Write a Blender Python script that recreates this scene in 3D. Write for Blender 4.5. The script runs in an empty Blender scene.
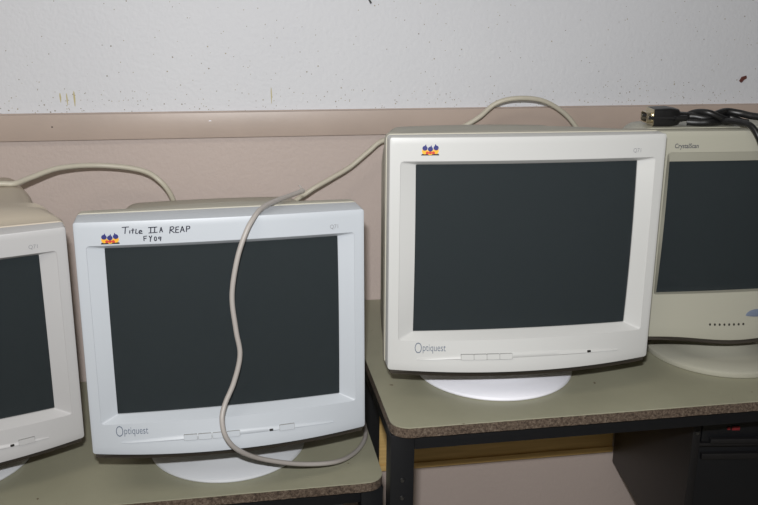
import bpy, bmesh, math, random
from mathutils import Vector, Matrix
random.seed(4)
scene = bpy.context.scene
COL = scene.collection
EYE = 1.35                       # camera height above the floor
D = 1.6557                       # the back wall
ZR, ZL = EYE - 0.6098, EYE - 0.7504   # tops of the right and left desk

# ------------------------------------------------------------------ materials
def nodes(name):
    m = bpy.data.materials.new(name); m.use_nodes = True
    nt = m.node_tree; b = nt.nodes['Principled BSDF']
    return m, nt, b
def lin(c):
    return tuple((v/255/12.92 if v/255 <= .04045 else ((v/255+.055)/1.055)**2.4) for v in c) + (1,)
def noise(nt, scale, detail=3, rough=.5):
    tc = nt.nodes.new('ShaderNodeTexCoord'); n = nt.nodes.new('ShaderNodeTexNoise')
    n.inputs['Scale'].default_value = scale; n.inputs['Detail'].default_value = detail
    n.inputs['Roughness'].default_value = rough
    nt.links.new(tc.outputs['Object'], n.inputs['Vector'])
    return n
def mat(name, rgb, rough=.5, metal=0, spec=.5, var=0, vscale=8, bump=0, bscale=300, rgb2=None):
    m, nt, b = nodes(name)
    b.inputs['Base Color'].default_value = lin(rgb)
    b.inputs['Roughness'].default_value = rough
    b.inputs['Metallic'].default_value = metal
    b.inputs['Specular IOR Level'].default_value = spec
    if var or rgb2:
        n = noise(nt, vscale, 4)
        r = nt.nodes.new('ShaderNodeValToRGB')
        r.color_ramp.elements[0].position = .35; r.color_ramp.elements[1].position = .65
        c2 = rgb2 or tuple(max(0, v*(1-var)) for v in rgb)
        r.color_ramp.elements[0].color = lin(c2); r.color_ramp.elements[1].color = lin(rgb)
        nt.links.new(n.outputs['Fac'], r.inputs['Fac'])
        nt.links.new(r.outputs['Color'], b.inputs['Base Color'])
    if bump:
        n = noise(nt, bscale, 2)
        bp = nt.nodes.new('ShaderNodeBump'); bp.inputs['Strength'].default_value = bump
        bp.inputs['Distance'].default_value = .001
        nt.links.new(n.outputs['Fac'], bp.inputs['Height'])
        nt.links.new(bp.outputs['Normal'], b.inputs['Normal'])
    return m

def wall_material():
    m, nt, b = nodes('painted_plaster_two_tone')
    N, L = nt.nodes, nt.links
    geo = N.new('ShaderNodeNewGeometry'); sep = N.new('ShaderNodeSeparateXYZ')
    L.new(geo.outputs['Position'], sep.inputs['Vector'])
    def math_(op, a, bb, clamp=False):
        q = N.new('ShaderNodeMath'); q.operation = op; q.use_clamp = clamp
        for i, v in enumerate((a, bb)):
            if v is None: continue
            if isinstance(v, (int, float)): q.inputs[i].default_value = v
            else: L.new(v, q.inputs[i])
        return q.outputs[0]
    def mixc(f, c1, c2):
        q = N.new('ShaderNodeMix'); q.data_type = 'RGBA'
        L.new(f, q.inputs['Factor'])
        for i, c in ((6, c1), (7, c2)):
            if isinstance(c, tuple): q.inputs[i].default_value = c
            else: L.new(c, q.inputs[i])
        return q.outputs[2]
    upper = math_('GREATER_THAN', sep.outputs['Z'], EYE - .25)
    n1 = noise(nt, 3, 4)
    base_u = mixc(n1.outputs['Fac'], lin((206, 207, 212)), lin((215, 216, 220)))
    n2 = noise(nt, 2.2, 5)
    base_l = mixc(n2.outputs['Fac'], lin((184, 169, 162)), lin((196, 181, 173)))
    # brown specks thrown on the white paint, thickest just above the rail
    v = N.new('ShaderNodeTexVoronoi'); v.inputs['Scale'].default_value = 95
    L.new(geo.outputs['Position'], v.inputs['Vector'])
    v2 = N.new('ShaderNodeTexVoronoi'); v2.inputs['Scale'].default_value = 240
    L.new(geo.outputs['Position'], v2.inputs['Vector'])
    sx = N.new('ShaderNodeSeparateColor'); L.new(v.outputs['Color'], sx.inputs[0])
    sx2 = N.new('ShaderNodeSeparateColor'); L.new(v2.outputs['Color'], sx2.inputs[0])
    h = math_('DIVIDE', math_('SUBTRACT', sep.outputs['Z'], EYE - .226), .20)   # 0 at rail, 1 at 20 cm above
    band = math_('MULTIPLY', math_('SUBTRACT', .30, h, True), 3.2, True)
    patch = noise(nt, 9, 2)
    thr = math_('ADD', .09, math_('MULTIPLY', band, .75))
    thr = math_('MULTIPLY', thr, math_('MULTIPLY', math_('SUBTRACT', patch.outputs['Fac'], .3, True), 3.0))
    on = math_('LESS_THAN', sx.outputs[0], thr)
    rad = math_('ADD', .07, math_('MULTIPLY', sx.outputs[1], .17))
    sp = math_('MULTIPLY', on, math_('LESS_THAN', v.outputs['Distance'], rad))
    on2 = math_('LESS_THAN', sx2.outputs[0], math_('MULTIPLY', thr, .55))
    sp2 = math_('MULTIPLY', on2, math_('LESS_THAN', v2.outputs['Distance'], .22))
    sp = math_('MULTIPLY', math_('MAXIMUM', sp, sp2), upper)
    spcol = mixc(sx.outputs[2], lin((120, 112, 100)), lin((168, 160, 138)))
    c = mixc(upper, base_l, base_u)
    c = mixc(sp, c, spcol)
    L.new(c, b.inputs['Base Color']); b.inputs['Roughness'].default_value = .55
    n3 = noise(nt, 130, 5, .6); bp = N.new('ShaderNodeBump')
    bp.inputs['Strength'].default_value = .45; bp.inputs['Distance'].default_value = .002
    L.new(n3.outputs['Fac'], bp.inputs['Height']); L.new(bp.outputs['Normal'], b.inputs['Normal'])
    return m

def particle_board():
    m, nt, b = nodes('raw_particle_board')
    N, L = nt.nodes, nt.links
    n = noise(nt, 230, 6, .8); n2 = noise(nt, 14, 3)
    r = N.new('ShaderNodeValToRGB')
    e = r.color_ramp.elements
    e[0].position = .36; e[0].color = lin((48, 38, 31)); e[1].position = .68; e[1].color = lin((140, 128, 114))
    k = e.new(.5); k.color = lin((98, 83, 70))
    L.new(n.outputs['Fac'], r.inputs['Fac'])
    mx = N.new('ShaderNodeMix'); mx.data_type = 'RGBA'; mx.inputs[0].default_value = .5; mx.blend_type = 'MULTIPLY'
    L.new(r.outputs['Color'], mx.inputs[6])
    r2 = N.new('ShaderNodeValToRGB'); r2.color_ramp.elements[0].color = lin((170, 150, 134)); r2.color_ramp.elements[1].color = (1, 1, 1, 1)
    L.new(n2.outputs['Fac'], r2.inputs['Fac']); L.new(r2.outputs['Color'], mx.inputs[7])
    L.new(mx.outputs[2], b.inputs['Base Color']); b.inputs['Roughness'].default_value = .9
    bp = N.new('ShaderNodeBump'); bp.inputs['Strength'].default_value = .8; bp.inputs['Distance'].default_value = .002
    L.new(n.outputs['Fac'], bp.inputs['Height']); L.new(bp.outputs['Normal'], b.inputs['Normal'])
    return m

def laminate():
    m, nt, b = nodes('olive_grey_laminate')
    N, L = nt.nodes, nt.links
    n = noise(nt, 5, 5, .6); r = N.new('ShaderNodeValToRGB')
    r.color_ramp.elements[0].position = .3; r.color_ramp.elements[0].color = lin((150, 148, 128))
    r.color_ramp.elements[1].position = .7; r.color_ramp.elements[1].color = lin((162, 160, 139))
    L.new(n.outputs['Fac'], r.inputs['Fac'])
    n2 = noise(nt, 60, 2); r2 = N.new('ShaderNodeValToRGB')
    r2.color_ramp.elements[0].position = .74; r2.color_ramp.elements[0].color = (0, 0, 0, 1)
    r2.color_ramp.elements[1].position = .77; r2.color_ramp.elements[1].color = (1, 1, 1, 1)
    L.new(n2.outputs['Fac'], r2.inputs['Fac'])
    mx = N.new('ShaderNodeMix'); mx.data_type = 'RGBA'
    L.new(r2.outputs['Color'], mx.inputs[0]); L.new(r.outputs['Color'], mx.inputs[6]); mx.inputs[7].default_value = lin((110, 98, 80))
    L.new(mx.outputs[2], b.inputs['Base Color']); b.inputs['Roughness'].default_value = .42
    return m

def wood():
    m, nt, b = nodes('yellow_varnished_wood')
    N, L = nt.nodes, nt.links
    tc = N.new('ShaderNodeTexCoord'); mp = N.new('ShaderNodeMapping'); mp.inputs['Scale'].default_value = (3, 3, 60)
    L.new(tc.outputs['Object'], mp.inputs['Vector'])
    n = N.new('ShaderNodeTexNoise'); n.inputs['Scale'].default_value = 2; n.inputs['Detail'].default_value = 5
    L.new(mp.outputs['Vector'], n.inputs['Vector'])
    r = N.new('ShaderNodeValToRGB')
    r.color_ramp.elements[0].position = .3; r.color_ramp.elements[0].color = lin((206, 170, 106))
    r.color_ramp.elements[1].position = .7; r.color_ramp.elements[1].color = lin((228, 192, 126))
    L.new(n.outputs['Fac'], r.inputs['Fac']); L.new(r.outputs['Color'], b.inputs['Base Color'])
    b.inputs['Roughness'].default_value = .5
    return m

def carpet():
    m, nt, b = nodes('grey_floor_tiles')
    N, L = nt.nodes, nt.links
    tc = N.new('ShaderNodeTexCoord'); br = N.new('ShaderNodeTexBrick')
    br.offset = 0; br.inputs['Scale'].default_value = 1; br.inputs['Brick Width'].default_value = .3; br.inputs['Row Height'].default_value = .3
    br.inputs['Mortar Size'].default_value = .002
    br.inputs['Color1'].default_value = lin((120, 116, 106)); br.inputs['Color2'].default_value = lin((128, 123, 113)); br.inputs['Mortar'].default_value = lin((70, 66, 60))
    L.new(tc.outputs['Object'], br.inputs['Vector']); L.new(br.outputs['Color'], b.inputs['Base Color'])
    b.inputs['Roughness'].default_value = .4
    return m

M = dict(
    wall=wall_material(), core=particle_board(), lam=laminate(), wood=wood(), floor=carpet(),
    plain=mat('cream_painted_wall', (200, 196, 188), .7, var=.03, bump=.2),
    ceil=mat('white_ceiling_panel', (215, 214, 208), .9, bump=.4, bscale=120),
    rail=mat('pinkish_beige_gloss_paint', (180, 163, 152), .4, var=.05, vscale=6, bump=.15, bscale=60),
    white=mat('cool_white_plastic', (186, 191, 197), .42, bump=.06, bscale=900),
    warmwhite=mat('warm_white_plastic', (194, 194, 192), .42, bump=.06, bscale=900),
    oldwhite=mat('aged_white_plastic', (186, 185, 185), .45, bump=.06, bscale=900),
    basewhite=mat('clean_white_plastic', (212, 214, 218), .4),
    basebright=mat('bright_white_plastic', (240, 240, 248), .35),
    housing=mat('beige_textured_plastic', (178, 174, 160), .55, bump=.15, bscale=700),
    yhousing=mat('yellowed_beige_plastic', (186, 175, 158), .55, bump=.15, bscale=700),
    cream=mat('dull_cream_plastic', (170, 168, 154), .45, bump=.06, bscale=900),
    glass=None,
    lip=mat('seam_shade_plastic', (52, 46, 38), .7),  # shadow below the bezel edge, put into the plastic's colour
    letter=mat('blue_grey_print', (98, 107, 122), .6),
    faint=mat('faint_grey_print', (138, 138, 142), .6),
    ink=mat('black_marker_ink', (32, 32, 50), .5),
    navy=mat('navy_print', (36, 40, 110), .5), gold=mat('gold_print', (235, 175, 40), .5),
    red=mat('red_print', (196, 60, 40), .5), dark=mat('near_black_print', (26, 24, 22), .5),
    black=mat('black_enamelled_steel', (17, 18, 21), .42, bump=.1),
    blackside=mat('black_panel_laminate', (24, 23, 24), .45, bump=.1),
    drawer=mat('charcoal_drawer_front', (40, 41, 43), .5),
    rubber=mat('black_cable_rubber', (19, 19, 20), .4),
    cable=mat('grey_beige_cable_sheath', (168, 162, 157), .45),
    cable2=mat('cream_cable_sheath', (188, 182, 166), .45),
    nickel=mat('nickel_plated_metal', (205, 195, 170), .28, metal=1),
    brass=mat('tarnished_brass', (120, 84, 52), .5, metal=.6),
    brown=mat('brown_red_chip', (92, 48, 40), .7),
    bolt=mat('dull_steel', (120, 120, 120), .4, metal=1),
    darkred=mat('dark_red_marking', (120, 34, 38), .5),
    stain=mat('ochre_drip', (188, 176, 130), .6),
    greyprint=mat('dark_grey_print', (92, 92, 94), .6),
    gap=mat('shadow_grey_plastic', (140, 140, 138), .6),
    slot=mat('dark_slot', (48, 46, 40), .8),
    logo=mat('blue_grey_badge', (112, 122, 140), .35),
)
def glass_mat():
    m, nt, b = nodes('dark_tinted_tube_glass')
    b.inputs['Base Color'].default_value = lin((65, 72, 75)); b.inputs['Roughness'].default_value = .16
    b.inputs['Specular IOR Level'].default_value = .4
    return m
M['glass'] = glass_mat()

# ------------------------------------------------------------------ helpers
def link(name, me, m, parent=None, smooth=True, angle=40):
    o = bpy.data.objects.new(name, me)
    for mm in (m if isinstance(m, (list, tuple)) else [m]): me.materials.append(mm)
    COL.objects.link(o)
    if parent: o.parent = parent
    if smooth:
        me.polygons.foreach_set('use_smooth', [True]*len(me.polygons))
        me.set_sharp_from_angle(angle=math.radians(angle))
    return o
def bm_obj(name, bm, m, parent=None, smooth=True, angle=40):
    bmesh.ops.recalc_face_normals(bm, faces=bm.faces)
    me = bpy.data.meshes.new(name); bm.to_mesh(me); bm.free()
    return link(name, me, m, parent, smooth, angle)
def box_bm(x0, x1, y0, y1, z0, z1, bev=.0, bm=None, mi=0):
    nb = bmesh.new()
    bmesh.ops.create_cube(nb, size=1)
    for v in nb.verts:
        v.co = Vector(((x0+x1)/2+v.co.x*(x1-x0), (y0+y1)/2+v.co.y*(y1-y0), (z0+z1)/2+v.co.z*(z1-z0)))
    if bev: bmesh.ops.bevel(nb, geom=nb.edges[:], offset=bev, segments=2, affect='EDGES', profile=.6)
    for f in nb.faces: f.material_index = mi
    if bm is None: return nb
    tmp = bpy.data.meshes.new('t'); nb.to_mesh(tmp); nb.free(); bm.from_mesh(tmp); bpy.data.meshes.remove(tmp)
    return bm
def box(name, dims, m, parent=None, bev=.002):
    return bm_obj(name, box_bm(*dims, bev=bev), m, parent, smooth=bev > 0)
def empty(name, loc, rz=0):
    o = bpy.data.objects.new(name, None); COL.objects.link(o)
    o.location = loc; o.rotation_euler = (0, 0, rz); o.empty_display_size = .05
    return o
def tag(o, label, cat, group=None):
    o['label'] = label; o['category'] = cat
    if group: o['group'] = group
    return o
def struct(o):
    o['kind'] = 'structure'; return o
def catmull(P, n=10):
    P = [Vector(p) for p in P]; Q = [2*P[0]-P[1]]+P+[2*P[-1]-P[-2]]; out = []
    for i in range(1, len(Q)-2):
        a, b, c, d = Q[i-1:i+3]
        for k in range(n):
            t = k/n
            out.append(.5*((2*b)+(-a+c)*t+(2*a-5*b+4*c-d)*t*t+(-a+3*b-3*c+d)*t**3))
    out.append(P[-1]); return out
def tube_bm(P, r, n=10, seg=12, bm=None, mi=0, smoothpath=True):
    bm = bm or bmesh.new()
    pts = catmull(P, n) if smoothpath else [Vector(p) for p in P]
    rings = []; up = Vector((.13, .31, .94)).normalized()
    for i, p in enumerate(pts):
        t = (pts[min(i+1, len(pts)-1)]-pts[max(i-1, 0)]).normalized()
        s = t.cross(up)
        if s.length < 1e-3: s = t.cross(Vector((1, 0, 0)))
        s.normalize(); u = s.cross(t).normalized(); up = u
        rad = r(i/(len(pts)-1)) if callable(r) else r
        rings.append([bm.verts.new(p+s*rad*math.cos(2*math.pi*k/seg)+u*rad*math.sin(2*math.pi*k/seg)) for k in range(seg)])
    for a, b in zip(rings, rings[1:]):
        for k in range(seg):
            f = bm.faces.new((a[k], a[(k+1) % seg], b[(k+1) % seg], b[k])); f.material_index = mi
    for q in (rings[0][::-1], rings[-1]):
        f = bm.faces.new(q); f.material_index = mi
    return bm
def lathe_bm(prof, seg=72):
    bm = bmesh.new(); rings = []
    for r, z in prof:
        rings.append([bm.verts.new((r*math.cos(2*math.pi*k/seg), r*math.sin(2*math.pi*k/seg), z)) for k in range(seg)])
    for a, b in zip(rings, rings[1:]):
        for k in range(seg): bm.faces.new((a[k], a[(k+1) % seg], b[(k+1) % seg], b[k]))
    bm.faces.new(rings[0][::-1]); bm.faces.new(rings[-1])
    return bm
def rring(x0, x1, z0, z1, r, nx=24, nz=14, nc=5):
    """rounded rectangle, same number of points for every size"""
    out = []
    def line(a, b, n):
        for i in range(n): out.append((a[0]+(b[0]-a[0])*i/n, a[1]+(b[1]-a[1])*i/n))
    def arc(cx, cz, a0):
        for i in range(nc):
            a = math.radians(a0+90*i/nc); out.append((cx+r*math.cos(a), cz+r*math.sin(a)))
    line((x0+r, z0), (x1-r, z0), nx); arc(x1-r, z0+r, -90)
    line((x1, z0+r), (x1, z1-r), nz); arc(x1-r, z1-r, 0)
    line((x1-r, z1), (x0+r, z1), nx); arc(x0+r, z1-r, 90)
    line((x0, z1-r), (x0, z0+r), nz); arc(x0+r, z0+r, 180)
    return out
def loft(bm, rings, close_last=False, close_first=False, mi=0):
    vr = [[bm.verts.new(p) for p in r] for r in rings]
    n = len(vr[0])
    for a, b in zip(vr, vr[1:]):
        for k in range(n):
            f = bm.faces.new((a[k], a[(k+1) % n], b[(k+1) % n], b[k])); f.material_index = mi
    if close_last:
        f = bm.faces.new(vr[-1]); f.material_index = mi
    if close_first:
        f = bm.faces.new(vr[0][::-1]); f.material_index = mi
    return vr
def text_mesh(body, size, shear=0, spacing=1.0, xs=1.0, offset=0):
    cu = bpy.data.curves.new('t', 'FONT'); cu.body = body; cu.size = size; cu.shear = shear
    cu.space_character = spacing; cu.resolution_u = 3; cu.offset = offset
    o = bpy.data.objects.new('t', cu); COL.objects.link(o)
    bpy.context.view_layer.update()
    me = bpy.data.meshes.new_from_object(o.evaluated_get(bpy.context.evaluated_depsgraph_get()))
    bpy.data.objects.remove(o); bpy.data.curves.remove(cu)
    for v in me.vertices: v.co.x *= xs
    return me

# ------------------------------------------------------------------ camera
f_px = 878.73; pitch, yaw, roll = .2950, .1778, .0102
cy, sy, cp, sp = math.cos(yaw), math.sin(yaw), math.cos(pitch), math.sin(pitch)
fw = Vector((sy*cp, cy*cp, -sp)); r0 = Vector((cy, -sy, 0)); u0 = Vector((sy*sp, cy*sp, cp))
rt = r0*math.cos(roll)+u0*math.sin(roll); up = -r0*math.sin(roll)+u0*math.cos(roll)
cam = bpy.data.cameras.new('camera'); co = bpy.data.objects.new('camera', cam); COL.objects.link(co)
cam.sensor_width = 36; cam.lens = 36*f_px/758; cam.clip_start = .01
mw = Matrix((rt, up, -fw)).transposed().to_4x4(); mw.translation = Vector((0, 0, EYE)); co.matrix_world = mw
scene.camera = co

# ------------------------------------------------------------------ the room
RX0, RX1, RY0, RH = -2.6, 3.4, -3.2, 2.7
struct(box('wall_back', (RX0-.1, RX1+.1, D, D+.12, 0, RH), M['wall'], bev=0))
struct(box('floor', (RX0-.1, RX1+.1, RY0-.1, D+.12, -.1, 0), M['floor'], bev=0))
struct(box('ceiling', (RX0-.1, RX1+.1, RY0-.1, D+.12, RH, RH+.1), M['ceil'], bev=0))
struct(box('wall_left', (RX0-.1, RX0, RY0, D, 0, RH), M['plain'], bev=0))
struct(box('wall_right', (RX1, RX1+.1, RY0, D, 0, RH), M['plain'], bev=0))
struct(box('wall_front', (RX0, RX1, RY0-.1, RY0, 0, RH), M['plain'], bev=0))
# chair rail: flat board with a rounded upper edge and a thin groove below
bm = box_bm(RX0, RX1, D-.013, D, EYE-.2725, EYE-.2256, bev=.0022)
box_bm(RX0, RX1, D-.0045, D, EYE-.2262, EYE-.2244, bm=bm)
rail_ = struct(bm_obj('trim_1', bm, M['rail']))

def chip(name, x, z, y, pts, m, t=.0012):
    bm = bmesh.new()
    a = [bm.verts.new((x+px, y, z+pz)) for px, pz in pts]
    b = [bm.verts.new((x+px*.8, y-t, z+pz*.8)) for px, pz in pts]
    n = len(pts)
    for k in range(n): bm.faces.new((a[k], a[(k+1) % n], b[(k+1) % n], b[k]))
    bm.faces.new(b)
    return bm_obj(name, bm, m, None, False)
tag(chip('wall_plug', 1.0455, EYE-.1746, D, [(-.008, -.004), (-.003, -.008), (.002, -.002), (.009, .002), (.007, .007), (-.004, .004)], M['brown'], .003),
    'small red-brown plug stuck in the white wall above the black cables', 'wall plug')
tag(chip('nail', .2758, EYE-.028, D, [(-.004, .004), (-.001, .005), (.004, -.003), (.001, -.005)], M['dark'], .004),
    'tiny dark nail in the white wall at the top edge of the view', 'nail')

c1 = chip('paint_chip', -.300, EYE-.2475, D-.0128, [(-.0015, -.001), (.0015, -.0012), (.0017, .001), (-.001, .0014)], M['dark'], .0006); c1.parent = rail_
c2 = chip('paint_chip', -.0225, EYE-.2409, D-.0128, [(-.003, -.0008), (.003, -.0006), (.002, .0012), (-.002, .0011)], M['basebright'], .0006); c2.parent = rail_
for x, z, h, w_ in ((-.2832, -.197, .010, .0016), (-.272, -.200, .013, .0013), (-.2593, -.199, .016, .0018), (.0915, -.197, .018, .0012)):
    P_ = [(-w_, h*.4), (-w_*.4, h*.9), (w_*.5, h*.7), (w_, 0), (w_*.4, -h*.8), (-w_*.2, -h), (-w_*.8, -h*.3)]
    k = chip('paint_drip', x, EYE+z, D+.0002, P_, M['stain'], .0008); k.parent = bpy.data.objects['wall_back']

# ------------------------------------------------------------------ desks
def top_outline(x0, x1, y0, y1, r):
    pts = []
    for cx, cyy, a0 in ((x1-r, y0+r, -90), (x1-.004, y1-.004, 0), (x0+.004, y1-.004, 90), (x0+r, y0+r, 180)):
        rad = r if cyy < (y0+y1)/2 else .004
        for i in range(9):
            a = math.radians(a0+90*i/8); pts.append((cx+rad*math.cos(a), cyy+rad*math.sin(a)))
    # denser front edge so that the worn edge can wander
    out = []
    for a, b in zip(pts, pts[1:]+pts[:1]):
        L = math.dist(a, b); n = max(1, int(L/.006)) if a[1] < y0+.001 and b[1] < y0+.001 else 1
        for i in range(n): out.append((a[0]+(b[0]-a[0])*i/n, a[1]+(b[1]-a[1])*i/n))
    return out
def slab(name, pts, z0, z1, m, parent, jitter=0, inset=0):
    bm = bmesh.new(); n = len(pts)
    cx = sum(p[0] for p in pts)/n
    lo, hi = [], []
    ymin = min(p[1] for p in pts)
    w = 0
    for x, y in pts:
        j = random.uniform(-jitter, jitter) if y < ymin+.002 else 0
        lo.append(bm.verts.new((x, y+j+inset, z0))); hi.append(bm.verts.new((x, y+j*1.5, z1)))
    for k in range(n): bm.faces.new((lo[k], lo[(k+1) % n], hi[(k+1) % n], hi[k]))
    bm.faces.new(lo[::-1]); bm.faces.new(hi)
    return bm_obj(name, bm, m, parent, True, 30)
def bolt(parent, x, y, z, r=.004):
    bm = bmesh.new(); bmesh.ops.create_cone(bm, cap_ends=True, segments=14, radius1=r, radius2=r*.7, depth=.003,
        matrix=Matrix.Translation((x, y, z)) @ Matrix.Rotation(math.pi/2, 4, 'X'))
    return bm_obj('bolt', bm, M['bolt'], parent)
def desk(name, x0, x1, y0, ztop, label, radius=.028, legx=(.0, .036)):
    y1 = D-.003
    t = empty(name, ((x0+x1)/2, (y0+y1)/2, 0)); tag(t, label, 'desk', 'computer desks')
    W, Dp = (x1-x0)/2, (y1-y0)/2
    P = top_outline(-W, W, -Dp, Dp, radius)
    slab('particle_board_core', P, ztop-.0175, ztop-.0016, M['core'], t, .0006, .0012)
    slab('laminate_surface', [(x, y) for x, y in P], ztop-.0016, ztop, M['lam'], t, .0004)
    zu = ztop-.0185
    a, b = legx
    box('front_apron', (-W+b, W-b, -Dp+.016, -Dp+.034, zu-.027, zu), M['black'], t)
    box('back_apron', (-W+b, W-b, Dp-.05, Dp-.03, zu-.03, zu), M['black'], t)
    for s in (-1, 1):
        xa, xb = (-W+a, -W+b) if s < 0 else (W-b, W-a)
        box('side_apron', (xa+.004, xb-.012, -Dp+.05, Dp-.07, zu-.03, zu), M['black'], t)
        for ya, yb in ((-Dp+.014, -Dp+.050), (Dp-.07, Dp-.034)):
            k = -s*.030 if ya > 0 else 0      # rear legs stand a little further in
            lg = box('leg', (xa+k, xb+k, ya, yb, 0.012, zu), M['black'], t)
            box('foot_cap', (xa+k-.002, xb+k+.002, ya-.002, yb+.002, 0, .012), M['rubber'], lg)
            if ya < 0:
                for zz in (.075, .105, .2): bolt(lg, (xa+xb)/2, ya-.0015, zu-zz, .0035)
    return t, W, Dp
rd, rW, rD = desk('computer_desk', .2230, 1.60, 1.1129, ZR,
    'taller olive-grey laminate desk on black steel legs, with worn particle board edge')
ld, lW, lD = desk('computer_desk', -1.05, .2299, 1.2044, ZL,
    'lower olive-grey laminate desk at the left, its rounded corner beside the taller desk')
# shallow drawer below the lower desk
bm = box_bm(lW-.34, lW-.063, -lD+.036, lD-.12, ZL-.135, ZL-.0485, bev=.003)
dr = bm_obj('drawer', bm, M['blackside'], ld)
box('drawer_front', (lW-.345, lW-.064, -lD+.022, -lD+.035, ZL-.14, ZL-.0465), M['drawer'], dr, .002)

# wooden board fixed to the wall under the taller desk
wb = box('wooden_board', (.27, .829, D-.02, D-.0005, EYE-.9915, EYE-.80), M['wood'], None, .0015)
tag(wb, 'yellow varnished wooden board against the wall underneath the taller desk', 'board')
wl = box('board_lip', (.27, .829, D-.025, D-.0205, EYE-.9925, EYE-.979), M['wood'], wb, .002)

# black drawer cabinet hung below the right desk
cz0, cz1 = EYE-1.0104, ZR-.021
ang = math.atan(.13)
cab = empty('drawer_cabinet', (.775, 1.24, cz0), -ang)
tag(cab, 'black drawer cabinet hanging under the taller desk at the right', 'cabinet')
H = cz1-cz0
dep = .385
bm = bmesh.new()
for dims in ((0, .014, .0, dep, 0, H), (.406, .42, 0, dep, 0, H), (.014, .406, 0, dep, 0, .014), (.014, .406, 0, dep, H-.014, H), (.014, .406, dep-.01, dep, .014, H-.014), (.014, .406, .004, dep-.01, H-.129, H-.123)):
    box_bm(*dims, bev=.0015, bm=bm)
bm_obj('body', bm, M['blackside'], cab)
d1 = box('drawer', (.017, .403, .003, dep-.02, H-.120, H-.018), M['black'], cab, .003)
bm = box_bm(.03, .39, -.006, .003, H-.119, H-.110, bev=.002)
bm_obj('handle', bm, M['blackside'], d1)
bm = box_bm(.060, .065, .0005, .003, H-.096, H-.091, bev=.0005)
box_bm(.068, .082, .0005, .003, H-.097, H-.0895, bm=bm, bev=.001)
mk = bm_obj('marking', bm, M['darkred'], d1); mk['label'] = 'two small red marks'
d2 = box('drawer', (.017, .403, .03, dep-.02, .018, H-.132), M['black'], cab, .003)
box('handle', (.03, .39, .02, .030, H-.165, H-.153), M['blackside'], d2)
bolt(cab, .007, -.0015, H-.1)

# ------------------------------------------------------------------ monitors
BW, BH = .202, .172
def bow(z): return .010 + .016*min(1, max(0, (-z-.10)/.072))
def front(x, z, hw=BW):
    return -bow(z)*(1-min(1, (x/hw)**2))
def drop(x, z, hw=BW):     # lower edge sags slightly in the middle
    return -.003*(1-min(1, (x/hw)**2))*min(1, max(0, (-z-.13)/.042))
def screen_y(x, z, sw=.1624, sh=.123):
    return .0125 - .011*(1-(x/BW)**2) - .004*(1-min(1, (z/sh)**2))

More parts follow.
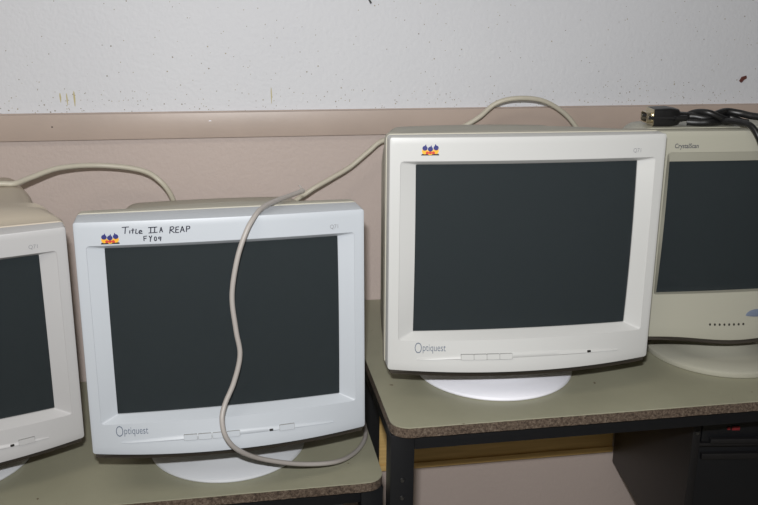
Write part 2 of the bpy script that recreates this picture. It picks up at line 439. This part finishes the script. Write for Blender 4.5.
def crt(name, base, a, t, org, label, white, housing, marks, hump=0, bd=.024, Rb=.1305, zb=ZR, kind='a', base_mat=None):
    root = empty(name, (base[0], base[1], zb), a)
    tag(root, label, 'monitor', 'tube monitors on the desks')
    T = Matrix.Translation(org) @ Matrix.Rotation(t, 4, 'X')
    def put(bm): bm.transform(T); return bm
    if kind == 'a':
        hw, hh, sw, sh, so, cro = BW, BH, .1636, .1243, .0080, (-.187, .187, -.1265, .1385)
        fr, dp, sy_ = front, drop, screen_y
    else:
        hw, hh, sw, sh, so, cro = .180, .1655, .1415, .1060, .0120, (-.149, .149, -.095, .133)
        fr = lambda x, z: -(.008+.010*min(1, max(0, (-z-.08)/.09)))*(1-min(1, (x/.18)**2))
        dp = lambda x, z: -.010*(.5+.5*math.cos(math.pi*min(1, abs(x/.13))))*min(1, max(0, (-z-.12)/.049))
        sy_ = lambda x, z: .008 - .007*(1-(x/.18)**2) - .003*(1-min(1, (z/sh)**2))
    # bezel ------------------------------------------------------------
    def R3(x0, x1, z0, z1, r, yf):
        return [(x, yf(x, z), z+dp(x, z)) for x, z in rring(x0, x1, z0, z1, r)]
    rings = [R3(-hw+.004, hw-.004, -hh+.004, hh-.004, .005, lambda x, z: bd),
             R3(-hw, hw, -hh, hh, .004, lambda x, z: bd),
             R3(-hw, hw, -hh, hh, .004, lambda x, z: .0018+fr(x, z)),
             R3(-hw+.0005, hw-.0005, -hh+.0005, hh-.0005, .0038, lambda x, z: .0005+fr(x, z)),
             R3(-hw+.0018, hw-.0018, -hh+.0018, hh-.0018, .0035, lambda x, z: fr(x, z))]
    o = (-hw+.0018, hw-.0018, -hh+.0018, hh-.0018)
    for k in (1, 2, 3, 4):
        u = k/4; q = [o[i]+(cro[i]-o[i])*u for i in range(4)]
        rings.append(R3(*q, .005, lambda x, z: fr(x, z)))
    q = [cro[0]+.0006, cro[1]-.0006, cro[2]+.0006, cro[3]-.0006]
    rings.append(R3(*q, .004, lambda x, z: fr(x, z)+.0007))
    rings.append(R3(-sw, sw, so-sh, so+sh, .0015, lambda x, z: sy_(x, z-so)-.0012))
    rings.append(R3(-sw, sw, so-sh, so+sh, .0015, lambda x, z: sy_(x, z-so)+.004))
    bm = bmesh.new(); loft(bm, rings)
    bz = bm_obj('bezel', put(bm), white, root, True, 22)
    # glass --------------------------------------------------------------
    bm = bmesh.new(); n, m_ = 28, 20; g = []
    for j in range(m_+1):
        g.append([bm.verts.new((x, sy_(x, z)+.001, z+so+dp(x, z+so))) for x, z in
                  [((-1+2*i/n)*(sw+.0005), (-1+2*j/m_)*(sh+.0005)) for i in range(n+1)]])
    for j in range(m_):
        for i in range(n): bm.faces.new((g[j][i], g[j][i+1], g[j+1][i+1], g[j+1][i]))
    bmesh.ops.solidify(bm, geom=bm.faces[:], thickness=-.004)
    bm_obj('screen', put(bm), M['glass'], root, True, 30)
    # rear housing -----------------------------------------------------------
    def C3(y, x, zt, zb_, r, crown=0):
        pts = []
        for px, pz in rring(-x, x, zb_, zt, r):
            k = max(0, pz)/max(zt, 1e-6)
            pts.append((px, y, pz+crown*(1-(px/x)**2)*k + dp(px, pz)*(1 if y < .05 else 0)))
        return pts
    wd = marks.get('shell', 0)*.9
    if kind == 'a':
        prof = [(bd, hw-.004, hh-.004, -hh+.004, .006, 0), (bd+.002, hw+.0012, hh+.0012, -hh-.001, .008, 0), (bd+.018, hw+.0012, hh+.0015, -hh-.001, .010, .001),
                (bd+.022, hw-.001, hh-.0005+marks.get('shell', 0)*.3, -hh+.002, .012, .002), (.085, hw-.003, hh-.007+marks.get('shell', 0), -hh+.008, .030, .009), (.115, hw-.006, hh-.016+marks.get('shell', 0), -hh+.014, .040, .013),
                (.130, .186+wd, .154+hump, -.150, .034, .004), (.150, .178, .150+hump, -.140, .030, .003), (.25, .166+wd, .146+hump, -.115, .028, .003),
                (.345, .156+wd, .140+hump, -.09, .026, .003), (.372, .147+wd, .132+hump, -.08, .024, .002), (.380, .140, .122+hump, -.07, .02, 0)]
    else:
        prof = [(.024, hw-.004, hh-.004, -hh+.004, .006, 0), (.025, hw+.001, hh+.001, -hh, .010, 0), (.06, hw, hh+.0015, -hh+.004, .016, .001), (.13, hw-.008, hh-.004, -hh+.02, .03, .002),
                (.20, .150, .138, -.13, .04, .002), (.33, .12, .105, -.08, .035, 0), (.36, .10, .09, -.06, .03, 0)]
    bm = bmesh.new(); loft(bm, [C3(*p) for p in prof], close_last=True, close_first=True)
    hs = bm_obj('rear_housing', put(bm), housing, root, True, 26)
    # lip under the bezel; its dark colour stands in for the shadow there
    bm = bmesh.new()
    loft(bm, [R3(-hw+.004, hw-.004, -hh-.0065, -hh+.012, .002, lambda x, z: y+fr(x, -hh)) for y in (.0035, .028)], close_last=True, close_first=True)
    bm_obj('underside_shade_lip', put(bm), M['lip'], bz, False)
    # stand ---------------------------------------------------------------------
    neck = org[2]-hh+.014
    prof = [(Rb-.004, 0), (Rb-.001, .001), (Rb, .003), (Rb-.001, .0065), (Rb-.006, .010), (Rb-.022, .0155), (Rb-.045, .022), (Rb-.068, .031), (Rb-.08, .040), (Rb-.084, neck)]
    if kind == 'b':
        prof = [(Rb-.004, 0), (Rb-.001, .001), (Rb, .003), (Rb, .009), (Rb-.003, .012), (Rb-.03, .017), (Rb-.05, .022), (Rb-.07, .034), (Rb-.08, neck)]
    bm = lathe_bm(prof)
    bmesh.ops.translate(bm, verts=bm.verts[:], vec=(0, marks.get('base_y', 0), 0))
    bm_obj('swivel_base', bm, base_mat or (M['basewhite'] if kind == 'a' else white), root, True, 35)
    # marks -------------------------------------------------------------------------
    def on_face(me, ox, oz, lift=.0005, tilt=0):
        c, s = math.cos(tilt), math.sin(tilt)
        for v in me.vertices:
            x, z = ox+v.co.x*c-v.co.y*s, oz+v.co.x*s+v.co.y*c
            v.co = T @ Vector((x, fr(x, z)-lift, z+dp(x, z)))
        return me
    def strokes(S, w, f):
        bm = bmesh.new()
        for st in S:
            P = []
            for p in st:
                x, z = f(*p); P.append(Vector((x, fr(x, z)-.0003, z)))
            tube_bm(P, w*1.35, seg=6, bm=bm, smoothpath=len(P) > 2, n=3)
        return put(bm)
    if kind == 'a':
        # control strip: long thin blade
        bm = bmesh.new(); n = 40; rg = []
        for i in range(n+1):
            x = -.16+.31*i/n; h = .0044*math.sin(math.pi*min(1, max(0, i/n)))**.6+.0002
            zc = -.1485-.005*(x/.16)**2
            rg.append([bm.verts.new((x, fr(x, zc+dz)-lf, zc+dz+dp(x, zc))) for dz, lf in ((h, -.0005), (h*.6, .0012), (-h*.5, .0018), (-h, -.0005))])
        for p, q in zip(rg, rg[1:]):
            for k in range(3): bm.faces.new((p[k], p[k+1], q[k+1], q[k]))
        bm_obj('control_strip', put(bm), white, bz, True, 60)
        for k in range(4):
            x0 = marks['buttons']+k*marks.get('pitch', .0205)
            bm = bmesh.new(); pr = []
            for px, pz in rring(x0, x0+.0185, -.1530, -.1458, .001, 4, 2, 2): pr.append((px, pz))
            loft(bm, [[(px, fr(px, pz)-l, pz+dp(px, pz)) for px, pz in pr] for l in (-.001, .0026)], close_last=True)
            bm_obj('control_button', put(bm), white, bz, True, 30)
            bm = bmesh.new()
            pr2 = rring(x0-.0004, x0+.0189, -.1534, -.1454, .001, 4, 2, 2)
            loft(bm, [[(px, fr(px, pz)-l, pz+dp(px, pz)) for px, pz in pr2] for l in (-.001, .0020)], close_last=True)
            bm_obj('button_gap', put(bm), M['gap'], bz, False)
        x0 = marks.get('power', 0)
        for nm, gx, l, mm in () if 'power' not in marks else (('power_button', 0, .0026, white), ('button_gap', .0004, .0020, M['gap'])):
            bm = bmesh.new(); pr = rring(x0-gx, x0+.022+gx, -.1530-gx, -.1455+gx, .001, 4, 2, 2)
            loft(bm, [[(px, fr(px, pz)-q, pz+dp(px, pz)) for px, pz in pr] for q in (-.001, l)], close_last=True)
            bm_obj(nm, put(bm), mm, bz, False)
        x0 = marks['led']
        bm = bmesh.new(); pr = rring(x0-.0028, x0+.0028, -.1515, -.1487, .0005, 3, 2, 2)
        loft(bm, [[(px, fr(px, pz)-q, pz+dp(px, pz)) for px, pz in pr] for q in (-.001, .0024)], close_last=True)
        bm_obj('indicator_light', put(bm), M['dark'], bz, False)
        # lettering: large initial, small rest, drawn thin
        me = text_mesh('O', .0235, xs=.62, offset=-.0003); on_face(me, -.168+marks.get('tx', 0), -.1445, tilt=-.01)
        me2 = text_mesh('ptiquest', .0150, spacing=1.0, xs=.70, offset=-.00005); on_face(me2, -.1560+marks.get('tx', 0), -.1410, tilt=-.01)
        bm = bmesh.new(); bm.from_mesh(me); bm.from_mesh(me2)
        bm_obj('brand_lettering', bm, M['letter'], bz, False)
        me = text_mesh('Q71', .0085, xs=.9); on_face(me, .150, .1462)
        link('model_lettering', me, M['faint'], bz, False)
        # three birds badge
        if marks.get('birds'):
            bm = bmesh.new()
            def poly(P, mi, l):
                vs = [bm.verts.new((x, fr(x, z)-l, z)) for x, z in P]
                f = bm.faces.new(vs); f.material_index = mi
            def ell(cx, cz, rx, rz, mi, l, n=18):
                poly([(cx+rx*math.cos(-2*math.pi*k/n), cz+rz*math.sin(-2*math.pi*k/n)) for k in range(n)], mi, l)
            bx, bz_ = marks['birds']
            poly([(bx-.0125, bz_), (bx+.0125, bz_), (bx+.0120, bz_+.0022), (bx-.0115, bz_+.0022)], 3, .0004)
            for k, (dx, dz) in enumerate(((-.0076, 0), (0, -.0012), (.0078, .0004))):
                ell(bx+dx, bz_+.0058+dz, .0040, .0042, 1, .0006+.0001*k)
                ell(bx+dx*.55, bz_+.0038, .0022, .0020, 2, .0010+.0001*k)
                ell(bx+dx, bz_+.0102+dz, .0036, .0034, 0, .0014+.0001*k)
                s = -1 if k == 2 else 1
                poly([(bx+dx-.0022, bz_+.011+dz), (bx+dx+.0022, bz_+.011+dz), (bx+dx-.0014*s*-1, bz_+.0160+dz)], 0, .0018)
            bm_obj('bird_badge', put(bm), [M['navy'], M['gold'], M['red'], M['dark']], bz, False)
        if marks.get('hand'):
            S = [[(222, 148), (270, 143)], [(246, 147), (243, 168), (240, 188)], [(275, 165), (272, 185)], [(297, 152), (294, 170), (292, 185)], [(284, 165), (306, 162)],
                 [(318, 155), (312, 184)], [(312, 184), (328, 184)], [(338, 176), (356, 170), (348, 163), (337, 170), (337, 183), (360, 182)],
                 [(400, 145), (462, 140)], [(400, 180), (462, 174)], [(418, 146), (414, 178)], [(445, 144), (441, 176)],
                 [(476, 176), (488, 140)], [(488, 140), (496, 172)], [(480, 162), (496, 160)],
                 [(545, 180), (552, 138)], [(548, 140), (570, 136), (574, 148), (552, 158)], [(552, 158), (578, 176)],
                 [(612, 136), (590, 138)], [(590, 138), (586, 174)], [(586, 174), (610, 172)], [(588, 155), (608, 153)],
                 [(618, 172), (634, 132)], [(634, 132), (646, 168)], [(624, 158), (642, 155)],
                 [(660, 168), (664, 130)], [(662, 132), (684, 132), (682, 146), (662, 150)],
                 [(388, 200), (366, 202)], [(366, 202), (366, 232)], [(366, 216), (384, 214)], [(402, 198), (412, 214)], [(422, 196), (412, 214), (408, 235)],
                 [(440, 205), (450, 206), (450, 226), (438, 226), (439, 205)], [(482, 205), (468, 206), (468, 216), (482, 215)], [(484, 203), (478, 230)]]
            def f(cx, cyy):
                px, py = 90+cx/6.89, 205+cyy/6.89
                return -.1377+(cx-222)*.0001953, .1705-(py-(224.5-.0567*(px-72)))*.0015
            bm_obj('handwritten_note', strokes(S, .00052, f), M['ink'], bz, True, 60)
    else:
        me = text_mesh('CrystalScan', .0098, xs=.82, offset=.00022); on_face(me, -.1395, .1398)
        link('brand_lettering', me, M['greyprint'], bz, False)
        for k in range(8):
            x = -.0525+k*.0082
            bm = bmesh.new()
            loft(bm, [[(px, fr(px, pz)-q, pz+dp(px, pz)) for px, pz in rring(x-.0016, x+.0016, -.1445, -.1413, .0012, 2, 2, 3)] for q in (-.001, .0006)], close_last=True)
            bm_obj('vent_dot', put(bm), M['slot'], bz, False)
        bm = bmesh.new(); n = 24
        out = [(.0275+.020*math.cos(math.pi*k/n), -.1340+.0105*math.sin(math.pi*k/n)) for k in range(n+1)]
        out += [(.0075+.04*k/6, -.1340-.0022*math.sin(math.pi*k/6)) for k in range(1, 6)]
        loft(bm, [[(px, fr(px, pz)-q, pz) for px, pz in P] for P, q in ((out, -.001), ([(.0275+(x-.0275)*.93, -.1310+(z+.1310)*.93) for x, z in out], .0012), ([(.0275+(x-.0275)*.6, -.1310+(z+.1310)*.6) for x, z in out], .0018))], close_last=True)
        bm_obj('power_button', put(bm), M['logo'], bz, True, 50)
    return root

crt('crt_monitor', (-.4656, 1.395), .2679, .06, (-.0059, -.1838, .2474),
    'white tube monitor at the far left, turned inward and cut off by the view', M['oldwhite'], M['yhousing'],
    dict(buttons=-.06, power=.108, led=.0986, base_y=-.010, shell=.012), hump=.019, zb=ZL)
crt('crt_monitor', (-.0133, 1.3783), .0558, -.043, (0, -.1724, .2677),
    'white tube monitor with a handwritten note on its bezel and a cable over its screen', M['white'], M['housing'],
    dict(buttons=-.0718, power=.0675, led=.0548, base_y=-.012, birds=(-.1545, .1405), hand=True), hump=-.012, bd=.052, zb=ZL)
crt('crt_monitor', (.4285, 1.3074), -.0307, -.0238, (.0028, -.1386, .2385),
    'white tube monitor with a coloured bird badge standing on the taller desk', M['warmwhite'], M['housing'],
    dict(buttons=-.0955, pitch=.0192, tx=.004, led=.1010, base_y=-.008, birds=(-.1460, .1468)), zb=ZR, base_mat=M['basebright'])
crt('crt_monitor', (.842, 1.312), -.02, -.01, (-.028, -.092, EYE-.3712-ZR),
    'dull cream tube monitor with a deep chin and a row of small dots', M['cream'], M['cream'],
    {}, Rb=.124, zb=ZR, kind='b')

# ------------------------------------------------------------------ cables
def P(*pts): return [(x, y, EYE+z) for x, y, z in pts]
c = tube_bm(P((-.52, 1.47, -.3100), (-.43, 1.48, -.3130), (-.3647, 1.495, -.3165), (-.3412, 1.50, -.3180), (-.3206, 1.52, -.3135), (-.2766, 1.55, -.3036), (-.2140, 1.575, -.3058), (-.1468, 1.575, -.3155), (-.1130, 1.565, -.3341), (-.0934, 1.575, -.3700), (-.0885, 1.60, -.4200), (-.09, 1.61, -.5), (-.12, 1.61, -.62), (-.15, 1.61, -.73)), .0046)
tag(bm_obj('monitor_cable', c, M['cable2']), 'cream cable arching against the wall above the gap between the two left monitors', 'cable', 'monitor cables')
c = tube_bm(P((.07, 1.60, -.62), (.075, 1.60, -.50), (.1146, 1.59, -.4000), (.1494, 1.58, -.3660), (.1920, 1.59, -.3443), (.2309, 1.60, -.3247), (.2656, 1.605, -.2981), (.2986, 1.61, -.2770), (.368, 1.62, -.275), (.4362, 1.62, -.262), (.4774, 1.61, -.2386), (.5064, 1.60, -.2113), (.5434, 1.595, -.2008), (.5930, 1.595, -.2042), (.6362, 1.60, -.2243), (.6686, 1.605, -.2530), (.6854, 1.61, -.2850), (.70, 1.61, -.42), (.70, 1.61, -.58)), .0046)
tag(bm_obj('monitor_cable', c, M['cable2']), 'cream cable running along the wall behind the tube monitor on the taller desk', 'cable', 'monitor cables')
c = tube_bm(P((.1144, 1.325, -.3055), (.0959, 1.300, -.3055), (.0724, 1.262, -.3035), (.0510, 1.222, -.3035), (.0376, 1.197, -.3110), (.0250, 1.184, -.3297), (.0119, 1.178, -.3659), (.0030, 1.176, -.4176), (.0066, 1.175, -.4686), (.0108, 1.174, -.5067), (.0008, 1.170, -.5463), (-.0132, 1.162, -.5761), (-.0183, 1.152, -.5959), (-.0137, 1.148, -.6213), (.0025, 1.158, -.6492), (.0375, 1.185, -.6826), (.0968, 1.215, -.714), (.1548, 1.240, -.7303), (.1939, 1.285, -.7420), (.2185, 1.335, -.7455), (.2255, 1.385, -.7455), (.222, 1.45, -.7455), (.205, 1.52, -.7455)), .0037)
hung = bm_obj('monitor_cable', c, M['cable'])
tag(hung, 'grey-beige cable hanging down across the screen and curling round on the lower desk', 'cable', 'monitor cables')
tip = tube_bm(P((.1135, 1.324, -.3055), (.1180, 1.330, -.3050)), .0043, seg=12, smoothpath=False)
tube_bm(P((.1160, 1.328, -.3050), (.1150, 1.330, -.2990), (.1120, 1.330, -.2970)), .0012, seg=8, bm=tip)
bm_obj('cable_end', tip, M['cable'], hung)

# black video cable with its plug lying on top of the right monitors
zt = EYE-.2050
rootc = empty('video_cable', (.713, 1.272, zt), -.12)
tag(rootc, 'black video cable with a metal plug, bundled on top of the right-hand monitors', 'cable')
def loc(*pts): return [(x-.70, y-1.272, EYE+z-zt) for x, y, z in pts]
plug = bmesh.new()
def section(x, y0, y1, z0, z1, r): return [(x, yy, zz) for yy, zz in rring(y0, y1, z0, z1, r, 4, 3, 3)]
loft(plug, [section(*s) for s in ((-.0565, -.017, .017, .0005, .025, .003), (-.055, -.0185, .0185, 0, .027, .004), (-.030, -.0185, .0185, 0, .0285, .004), (-.016, -.016, .016, .002, .0265, .006), (-.010, -.010, .010, .006, .021, .005), (.004, -.0075, .0075, .007, .0205, .006))], True, True)
pl = bm_obj('plug', plug, M['rubber'], rootc, True, 35)
sh_ = bmesh.new()
loft(sh_, [section(*s) for s in ((-.066, -.0125, .0125, .0065, .0205, .004), (-.066, -.0145, .0145, .005, .0215, .004), (-.0575, -.0145, .0145, .005, .0215, .004), (-.0572, -.0175, .0175, .001, .0265, .003), (-.0560, -.0175, .0175, .001, .0265, .003))], True, False)
bm_obj('connector_shell', sh_, M['nickel'], pl, True, 30)
for s in (-1, 1):
    sc = tube_bm([(-.064, s*.0155, .0135), (-.0245, s*.0172, .0135), (-.0240, s*.0172, .0135), (-.005, s*.0172, .0135)], lambda u: .0028 if u < .5 else .0046, seg=10, smoothpath=False)
    bm_obj('thumb_screw', sc, M['bolt'] if s > 0 else M['rubber'], pl)
w = tube_bm([(.0, 0, .0135), (.012, -.004, .0145), (.03, -.010, .013), (.05, -.006, .0195), (.066, .002, .0215), (.084, -.004, .0195), (.098, -.016, .0170), (.115, -.030, .0165), (.138, -.036, .0150), (.20, -.03, .0145), (.30, 0, .012)], .0056)
bm_obj('cord', w, M['rubber'], rootc)
w = tube_bm([(.082, .006, .006), (.06, .012, .0065), (.03, -.004, .0060), (.016, .008, .008), (.03, .014, .018), (.05, -.006, .016), (.055, -.018, .0095), (.062, -.028, .0105), (.070, -.045, .0110), (.0775, -.062, .0080), (.0850, -.074, -.0060), (.0925, -.078, -.0270), (.1010, -.079, -.060), (.112, -.080, -.12), (.122, -.086, -.2), (.130, -.096, -.30), (.142, -.108, -.375), (.175, -.112, -.3995), (.25, -.10, -.3999), (.34, -.085, -.3999)], .0048)
bm_obj('cord', w, M['rubber'], rootc)
w = tube_bm([(.0, -.008, .0065), (.018, -.014, .0065), (.035, -.016, .0075), (.055, -.004, .0070), (.072, .006, .0120), (.088, -.006, .0065), (.094, -.014, .0060)], .0056)
bm_obj('cord', w, M['rubber'], rootc)
w = tube_bm([(-.004, .010, .0075), (.014, .004, .0190), (.030, -.012, .0215), (.048, -.016, .0150), (.066, -.014, .0090), (.080, -.016, .0085)], .0050)
bm_obj('cord', w, M['rubber'], rootc)
tie = tube_bm([(.030+.0, .013*math.cos(q), .0125+.0115*math.sin(q)) for q in [2*math.pi*k/20 for k in range(21)]], .0018, n=2, seg=8)
bm_obj('cable_tie', tie, M['rubber'], rootc)

# ------------------------------------------------------------------ light
def area(name, loc, rot, sx, sy_, power, color=(1, 1, 1)):
    l = bpy.data.lights.new(name, 'AREA'); l.shape = 'RECTANGLE'; l.size = sx; l.size_y = sy_; l.energy = power; l.color = color
    o = bpy.data.objects.new(name, l); COL.objects.link(o); o.location = loc; o.rotation_euler = rot; return o
area('ceiling_lamp', (-.7, -.2, RH-.03), (0, 0, 0), 1.2, .6, 12, (1, .92, .80))
area('ceiling_lamp', (-.4, -2.2, RH-.03), (0, 0, 0), 1.2, .6, 10, (1, .92, .80))
# the camera's own flash, a hand above the lens
fl = area('camera_flash', (-.02, .0, EYE+.105), (0, 0, 0), .04, .02, 19, (.98, .99, 1.0))
fl.rotation_euler = (Vector((.30, 1, -.22))).to_track_quat('-Z', 'Y').to_euler()

w = bpy.data.worlds.new('world'); scene.world = w; w.use_nodes = True
w.node_tree.nodes['Background'].inputs[0].default_value = (.5, .5, .5, 1); w.node_tree.nodes['Background'].inputs[1].default_value = .2
vs = scene.view_settings
vs.view_transform = 'Standard'; vs.look = 'None'; vs.gamma = 1; vs.use_curve_mapping = False; vs.exposure = 0
